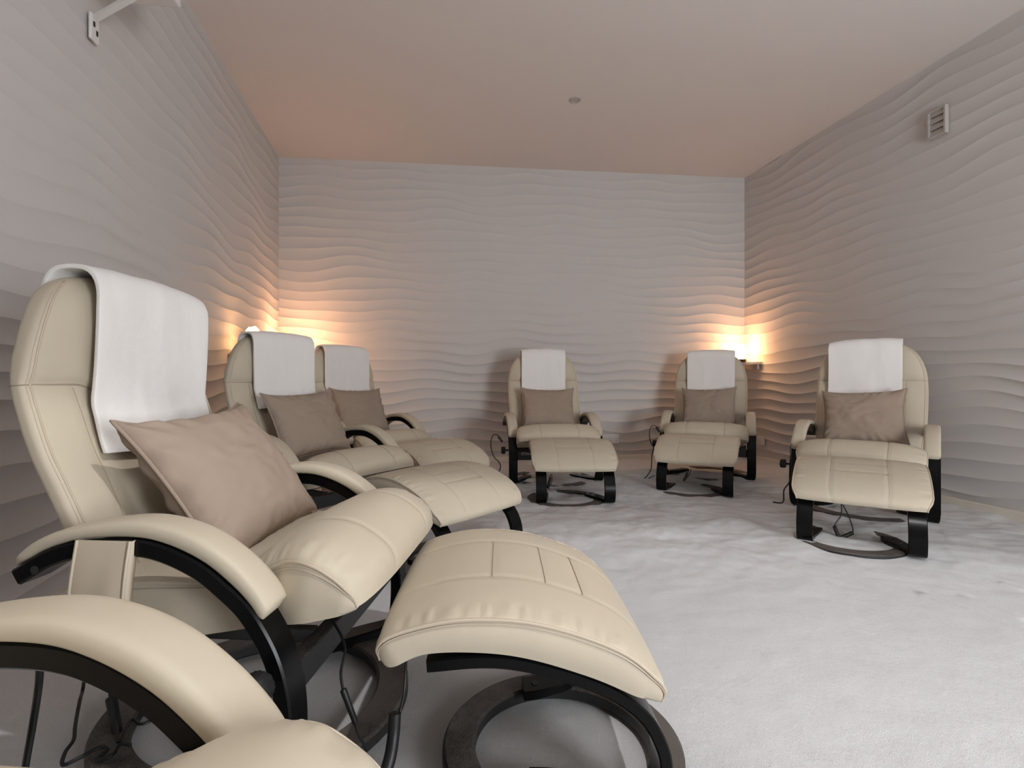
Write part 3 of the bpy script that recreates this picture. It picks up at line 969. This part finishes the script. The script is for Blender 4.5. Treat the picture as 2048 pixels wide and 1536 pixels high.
# ------------------------------------------------------------------ fittings
def on_right(u, v_):
    y = (RC.x + 0.194 * RC.y) / ((u - 1024) / F_PX + 0.194); return Vector(((u - 1024) / F_PX * y, y, CAM_H + (763 - v_) / F_PX * y))
def on_left(u, v_):
    k = (u - 1024) / F_PX; y = (LC.x + 0.194 * LC.y) / (k + 0.194); return Vector((k * y, y, CAM_H + (763 - v_) / F_PX * y))
def on_back(u, v_):
    k = (u - 1024) / F_PX; sl = (RC.y - LC.y) / (RC.x - LC.x)
    y = (LC.y - sl * LC.x) / (1 - sl * k); return Vector((k * y, y, CAM_H + (763 - v_) / F_PX * y))

# louvred vent on the right-hand wall
ang_r = math.atan2(1, -0.194)
vc = on_right(1881, 246)
vent = empty('wall_vent', (vc.x - 0.022, vc.y - 0.004, vc.z), ang_r)
tag(vent, 'small square louvred vent high on the wave wall', 'vent')
mb = MB(); w_, h_ = 0.112, 0.175
for x in (-w_ / 2, w_ / 2): mb.box((x, 0, 0), (0.014, 0.030, h_ + 0.014), 0, 0.002)
for z in (-h_ / 2, h_ / 2): mb.box((0, 0, z), (w_, 0.030, 0.014), 0, 0.002)
mb.build('frame', M['vent'], vent, smooth=False)
mb = MB(); mb.box((0, -0.012, 0), (w_, 0.004, h_)); mb.build('backing', M['grey'], vent, smooth=False)
mb = MB()
for k in range(4):
    z = -h_ / 2 + h_ * (k + 0.5) / 4
    v = [(-w_ / 2 + .008, 0.013, z - 0.020), (w_ / 2 - .008, 0.013, z - 0.020), (w_ / 2 - .008, 0.000, z + 0.024), (-w_ / 2 + .008, 0.000, z + 0.024)]
    v += [(x, y - 0.003, zz) for x, y, zz in v]
    mb.add(v, [(0, 1, 2, 3), (7, 6, 5, 4), (0, 4, 5, 1), (1, 5, 6, 2), (2, 6, 7, 3), (3, 7, 4, 0)])
mb.build('slat', M['vent'], vent, smooth=False)

# round fitting in the ceiling
cy = (CEIL - CAM_H) * F_PX / (763 - 199)
ct = empty('ceiling_downlight', ((1150.5 - 1024) / F_PX * cy, cy, CEIL)); tag(ct, 'small grey round fitting recessed in the bare ceiling', 'ceiling fitting')
mb = MB(); mb.ring((0, 0, -0.008), 0.034, 0.043, 0.010, 40, 0.002); mb.build('rim', M['grey'], ct)
mb = MB(); mb.cyl((0, 0, -0.003), (0, 0, 0.001), 0.0345, 32); mb.build('lens', M['grey'], ct)

# white bracket and box up on the left-hand wall
b0 = on_left(176, 56) + Vector((0.02, 0.004, 0))
br = empty('wall_bracket', b0); tag(br, 'white steel bracket arm screwed to the wave wall near the ceiling', 'bracket')
ang_l = math.atan2(1, -0.194)
ob = Vector((0.98, 0.19, 0))
mb = MB(); mb.box((0, 0, 0), (0.055, 0.012, 0.105), ang_l, 0.004); pl = mb.build('wall_plate', M['plastic'], br, smooth=False)
mb = MB()
for dx, dz in ((-0.010, 0.012), (0.010, -0.014)):
    d = Vector((-0.194, 1, 0)).normalized() * dx + Vector((0.0065, 0.001, dz)); mb.box(d, (0.010, 0.005, 0.020), ang_l, 0.001)
mb.build('screw_slot', M['dark'], pl, smooth=False)
tip = Vector((-1.36, 2.02, 2.40)) - b0
mb = MB()
st = Vector((0.005, 0, 0.045))
d = tip - st; n_ = d.normalized(); s_ = Vector((0, 0, 1)).cross(n_).normalized() * 0.012; u_ = Vector((0, 0, 0.011))
v = [st - s_ - u_, st + s_ - u_, st + s_ + u_ * .3, st - s_ + u_ * .3, tip - s_ - u_, tip + s_ - u_, tip + s_ + u_ * .3, tip - s_ + u_ * .3]
mb.add(v, [(0, 1, 2, 3), (7, 6, 5, 4), (0, 4, 5, 1), (1, 5, 6, 2), (2, 6, 7, 3), (3, 7, 4, 0)])
mb.build('bracket_arm', M['plastic'], br, smooth=False)
wr = MB(); wr.tube(cr([(0.07, 0.0, 0.075), (0.10, 0.0, 0.11), (0.14, 0.0, 0.20), (0.22, 0, 0.32)], 16), 0.0025, 6); wr.build('wire', M['trim'], br)
bx = empty('wall_speaker', (-1.43, 2.03, 2.466)); tag(bx, 'pale box held on the bracket arm, cut off by the top picture edge', 'speaker')
mb = MB(); mb.box((0, 0, 0), (0.20, 0.14, 0.225), 0.1, 0.008); mb.build('housing', M['ceiling'], bx, smooth=False)
mb = MB(); mb.box((0.055, -0.068, -0.098), (0.028, 0.010, 0.020), 0.1); mb.build('grille_slot', M['dark'], bx, smooth=False)

# wall sockets and plug bars low on the back wall
ang_b = math.atan2(RC.y - LC.y, RC.x - LC.x)
def socket(u, v_, w, h, name, label, n, cat, wall=on_back, ang=ang_b, inn=Vector((0.11, -1, 0)).normalized(), dp=0.03):
    p = wall(u, v_) + inn * 0.028
    r = empty(name, p, ang); tag(r, label, cat)
    mb = MB(); mb.box((0, 0, 0), (w, dp, h), 0, 0.004); bd = mb.build('housing', M['plastic'], r, smooth=False)
    sg = -1 if wall is on_back else 1
    mb = MB()
    for k in range(n):
        x = (k - (n - 1) / 2) * w / n
        for dx in (-0.010, 0.010): mb.cyl((x + dx, sg * (dp / 2 + 0.0003), 0.004), (x + dx, sg * (dp / 2 + 0.0012), 0.004), 0.0032, 10)
        mb.box((x, sg * (dp / 2 + 0.0006), -0.018 if h > 0.06 else -0.012), (0.012, 0.001, 0.004))
    mb.build('socket_hole', M['dark'], bd, smooth=False)
    return r
socket(890, 880, 0.165, 0.060, 'power_strip', 'white plug bar on the wave wall just above the corner footstool', 4, 'plug bar')
socket(1219, 877, 0.170, 0.095, 'double_socket', 'white double wall socket beside the armrest of the lettered recliner', 3, 'socket')
socket(1527, 881, 0.080, 0.085, 'wall_socket', 'single white wall socket beside the recliner before the lamp shelf', 1, 'socket', on_right, ang_r, Vector((-1, -0.19, 0)).normalized())

# ------------------------------------------------------------------ cables (part of their chairs and footstools)
def cord(name, parent, pts, r=0.0032, n=60, plug=None):
    mb = MB(); P = cr(pts, n); mb.tube(P, r, 8)
    o = mb.build(name, M['cable'], parent)
    if plug:
        pm = MB()
        for (a, b, rr) in plug: pm.cyl(a, b, rr, 12, 0.002, rr * 0.85)
        pm.build('connector', M['cable'], o)
    return o
def local(p, w):
    return tuple(mtx(p).inverted() @ Vector(w))
def px(u, v_, y):
    return Vector(((u - 1024) / F_PX * y, y, CAM_H + (763 - v_) / F_PX * y))
# largest recliner: lead with in-line plug hanging from the seat
A = POSE['pocket']
def LA(u, v_, y): return local(A, px(u, v_, y))
cord('power_cord', CHAIR['pocket'], [LA(655, 1212, 1.22), LA(668, 1245, 1.2), LA(684, 1275, 1.18), LA(690, 1305, 1.16), LA(682, 1345, 1.14), LA(688, 1385, 1.13), LA(703, 1425, 1.12), LA(716, 1465, 1.11), LA(735, 1500, 1.12)], 0.0032,
     plug=[(LA(686, 1378, 1.131), LA(712, 1448, 1.115), 0.0075)])
S_ = STOOL['pocket']
def LS(u, v_, y): return local(S_, px(u, v_, y))
o = cord('power_cord', STOOLS['pocket'], [LS(812, 1318, 1.06), LS(811, 1345, 1.06), LS(808, 1385, 1.05), LS(799, 1425, 1.04), LS(790, 1428, 1.03), LS(786, 1460, 1.02), LS(780, 1510, 1.0), LS(765, 1560, 0.98)], 0.003)
mb = MB(); mb.tube(cr([LS(790, 1426, 1.03), LS(787, 1470, 1.02), LS(780, 1515, 1.0), LS(766, 1560, 0.98)], 20), 0.012, 12); mb.build('foam_sleeve', M['cable'], o)
# cropped recliner
D = POSE['cropped']
def LD(u, v_, y): return local(D, px(u, v_, y))
cord('power_cord', CHAIR['cropped'], [LD(80, 1330, 0.66), LD(78, 1365, 0.66), LD(72, 1410, 0.67), LD(62, 1470, 0.68), LD(50, 1540, 0.70), LD(46, 1600, 0.72)], 0.0042)
def floor_pt(u, v_, z=0.012):
    y = F_PX * (CAM_H - z) / (v_ - 763); return px(u, v_, y)
def LDf(u, v_, z=0.046): return local(D, floor_pt(u, v_, z))
cord('remote_cord', CHAIR['cropped'], [LD(172, 1325, 1.28), LDf(166, 1376, .05), LDf(160, 1400, .054), LDf(154, 1430), LDf(150, 1455), LDf(147, 1480), LDf(130, 1505), LDf(126, 1530), LDf(160, 1515, .050), LDf(200, 1494, .052), LDf(215, 1500, .050), LDf(190, 1520), LDf(225, 1510), LDf(240, 1488, .050), LDf(262, 1490)], 0.0040, 110)
cord('mains_cord', CHAIR['cropped'], [LD(222, 1345, 1.22), LDf(220, 1385, .08), LDf(226, 1420, .06), LDf(234, 1455, .054), LDf(238, 1485), LDf(262, 1440), LDf(280, 1448), LDf(300, 1442), LDf(330, 1425)], 0.0035, 70,
     plug=[(LDf(222, 1395, .09), LDf(236, 1470, .03), 0.012)])
# far recliners: looped leads at the arm
def loop(key, pts, y, plug=None):
    P = POSE[key]
    q = [local(P, px(u, v_, yy)) for (u, v_, yy) in [(p[0], p[1], (p[2] if len(p) > 2 else y)) for p in pts]]
    pl = [(local(P, px(*plug[0], y)), local(P, px(*plug[1], y)), 0.011)] if plug else None
    cord('power_cord', CHAIR[key], q, 0.0040, 70, plug=pl)
loop('lettered', [(1003, 884), (999, 874), (993, 869), (986, 871), (982, 882), (983, 900), (989, 915), (998, 924), (1001, 934), (996, 947), (992, 954), (1002, 953), (1010, 950)], 4.15, ((997, 873), (1005, 884)))
loop('shelf', [(1330, 872), (1320, 862), (1313, 853), (1306, 851), (1300, 858), (1299, 872), (1302, 886), (1307, 895), (1304, 910), (1303, 925), (1302, 938), (1294, 952), (1284, 960), (1296, 957), (1309, 951)], 4.36, ((1313, 854), (1319, 864)))
loop('vent', [(1584, 888, 3.1), (1581, 893, 3.1), (1582, 905, 3.1), (1584, 940, 3.1), (1578, 965, 3.05), (1568, 980, 3.0), (1567, 1002, 2.95), (1560, 1006, 2.95), (1546, 1004, 2.95)], 3.1)
# short leads with a thick foam sleeve under the far footstools
def sling(key, a, b, low, y):
    P = STOOL[key]
    L = lambda q, yy=y: local(P, px(q[0], q[1], yy))
    o = cord('power_cord', STOOLS[key], [L(a), L((a[0] - 1, (a[1] + low[0][1]) / 2)), L(low[0]), L(low[1]), L(low[2]), L(((low[2][0] + b[0]) / 2 + 4, (low[2][1] + b[1]) / 2)), L(b)], 0.003, 50)
    mb = MB(); mb.tube(cr([L(q) for q in low], 20), 0.010, 10); mb.build('foam_sleeve', M['cable'], o)
sling('vent', (1683, 1008), (1686, 1010), ((1669, 1053), (1680, 1074), (1705, 1066)), 2.72)
sling('lettered', (1102, 948), (1104, 948), ((1101, 955), (1098, 965), (1096, 977)), 3.70)
sling('shelf', (1378, 938), (1382, 938), ((1375, 946), (1371, 955), (1367, 962)), 3.95)

# ------------------------------------------------------------------ light
def area(name, loc, rot, sx, sy, e, col):
    l = bpy.data.lights.new(name, 'AREA'); l.shape = 'RECTANGLE'; l.size = sx; l.size_y = sy; l.energy = e; l.color = col
    o = bpy.data.objects.new(name, l); C.objects.link(o); o.location = loc; o.rotation_euler = rot; return o
l = bpy.data.lights.new('ceiling_spot', 'SPOT'); l.energy = 138; l.color = (1.0, 0.985, 0.98); l.spot_size = math.radians(87); l.spot_blend = 0.12; l.shadow_soft_size = 0.03
so = bpy.data.objects.new('ceiling_spot', l); C.objects.link(so); so.location = (0.7, 0.3, 2.95)
area('doorway_light', (2.5, -1.36, 1.08), (PI / 2 + 0.04, 0, 0.26), 1.2, 1.4, 136, (0.93, 0.97, 1.0))
w = bpy.data.worlds.new('room_air'); bpy.context.scene.world = w; w.use_nodes = True
w.node_tree.nodes['Background'].inputs[0].default_value = (0.9, 0.9, 1, 1); w.node_tree.nodes['Background'].inputs[1].default_value = 0.02

# ------------------------------------------------------------------ camera
cd = bpy.data.cameras.new('camera'); cd.sensor_width = 36.0; cd.sensor_fit = 'HORIZONTAL'; cd.lens = 36.0 * F_PX / 2048
cd.shift_y = -5 / 2048; cd.clip_start = 0.02
cam = bpy.data.objects.new('camera', cd); C.objects.link(cam)
cam.location = (0, 0, CAM_H); cam.rotation_euler = (PI / 2, 0, 0)
bpy.context.scene.camera = cam
sc = bpy.context.scene
sc.view_settings.view_transform = 'Standard'
sc.view_settings.look = 'None'
sc.view_settings.exposure = -0.13
cy_ = sc.cycles
cy_.use_denoising = True
cy_.max_bounces = 5; cy_.diffuse_bounces = 4; cy_.glossy_bounces = 2; cy_.transmission_bounces = 0; cy_.transparent_max_bounces = 2
cy_.caustics_reflective = False; cy_.caustics_refractive = False
cy_.use_adaptive_sampling = True; cy_.adaptive_threshold = 0.07; cy_.adaptive_min_samples = 16
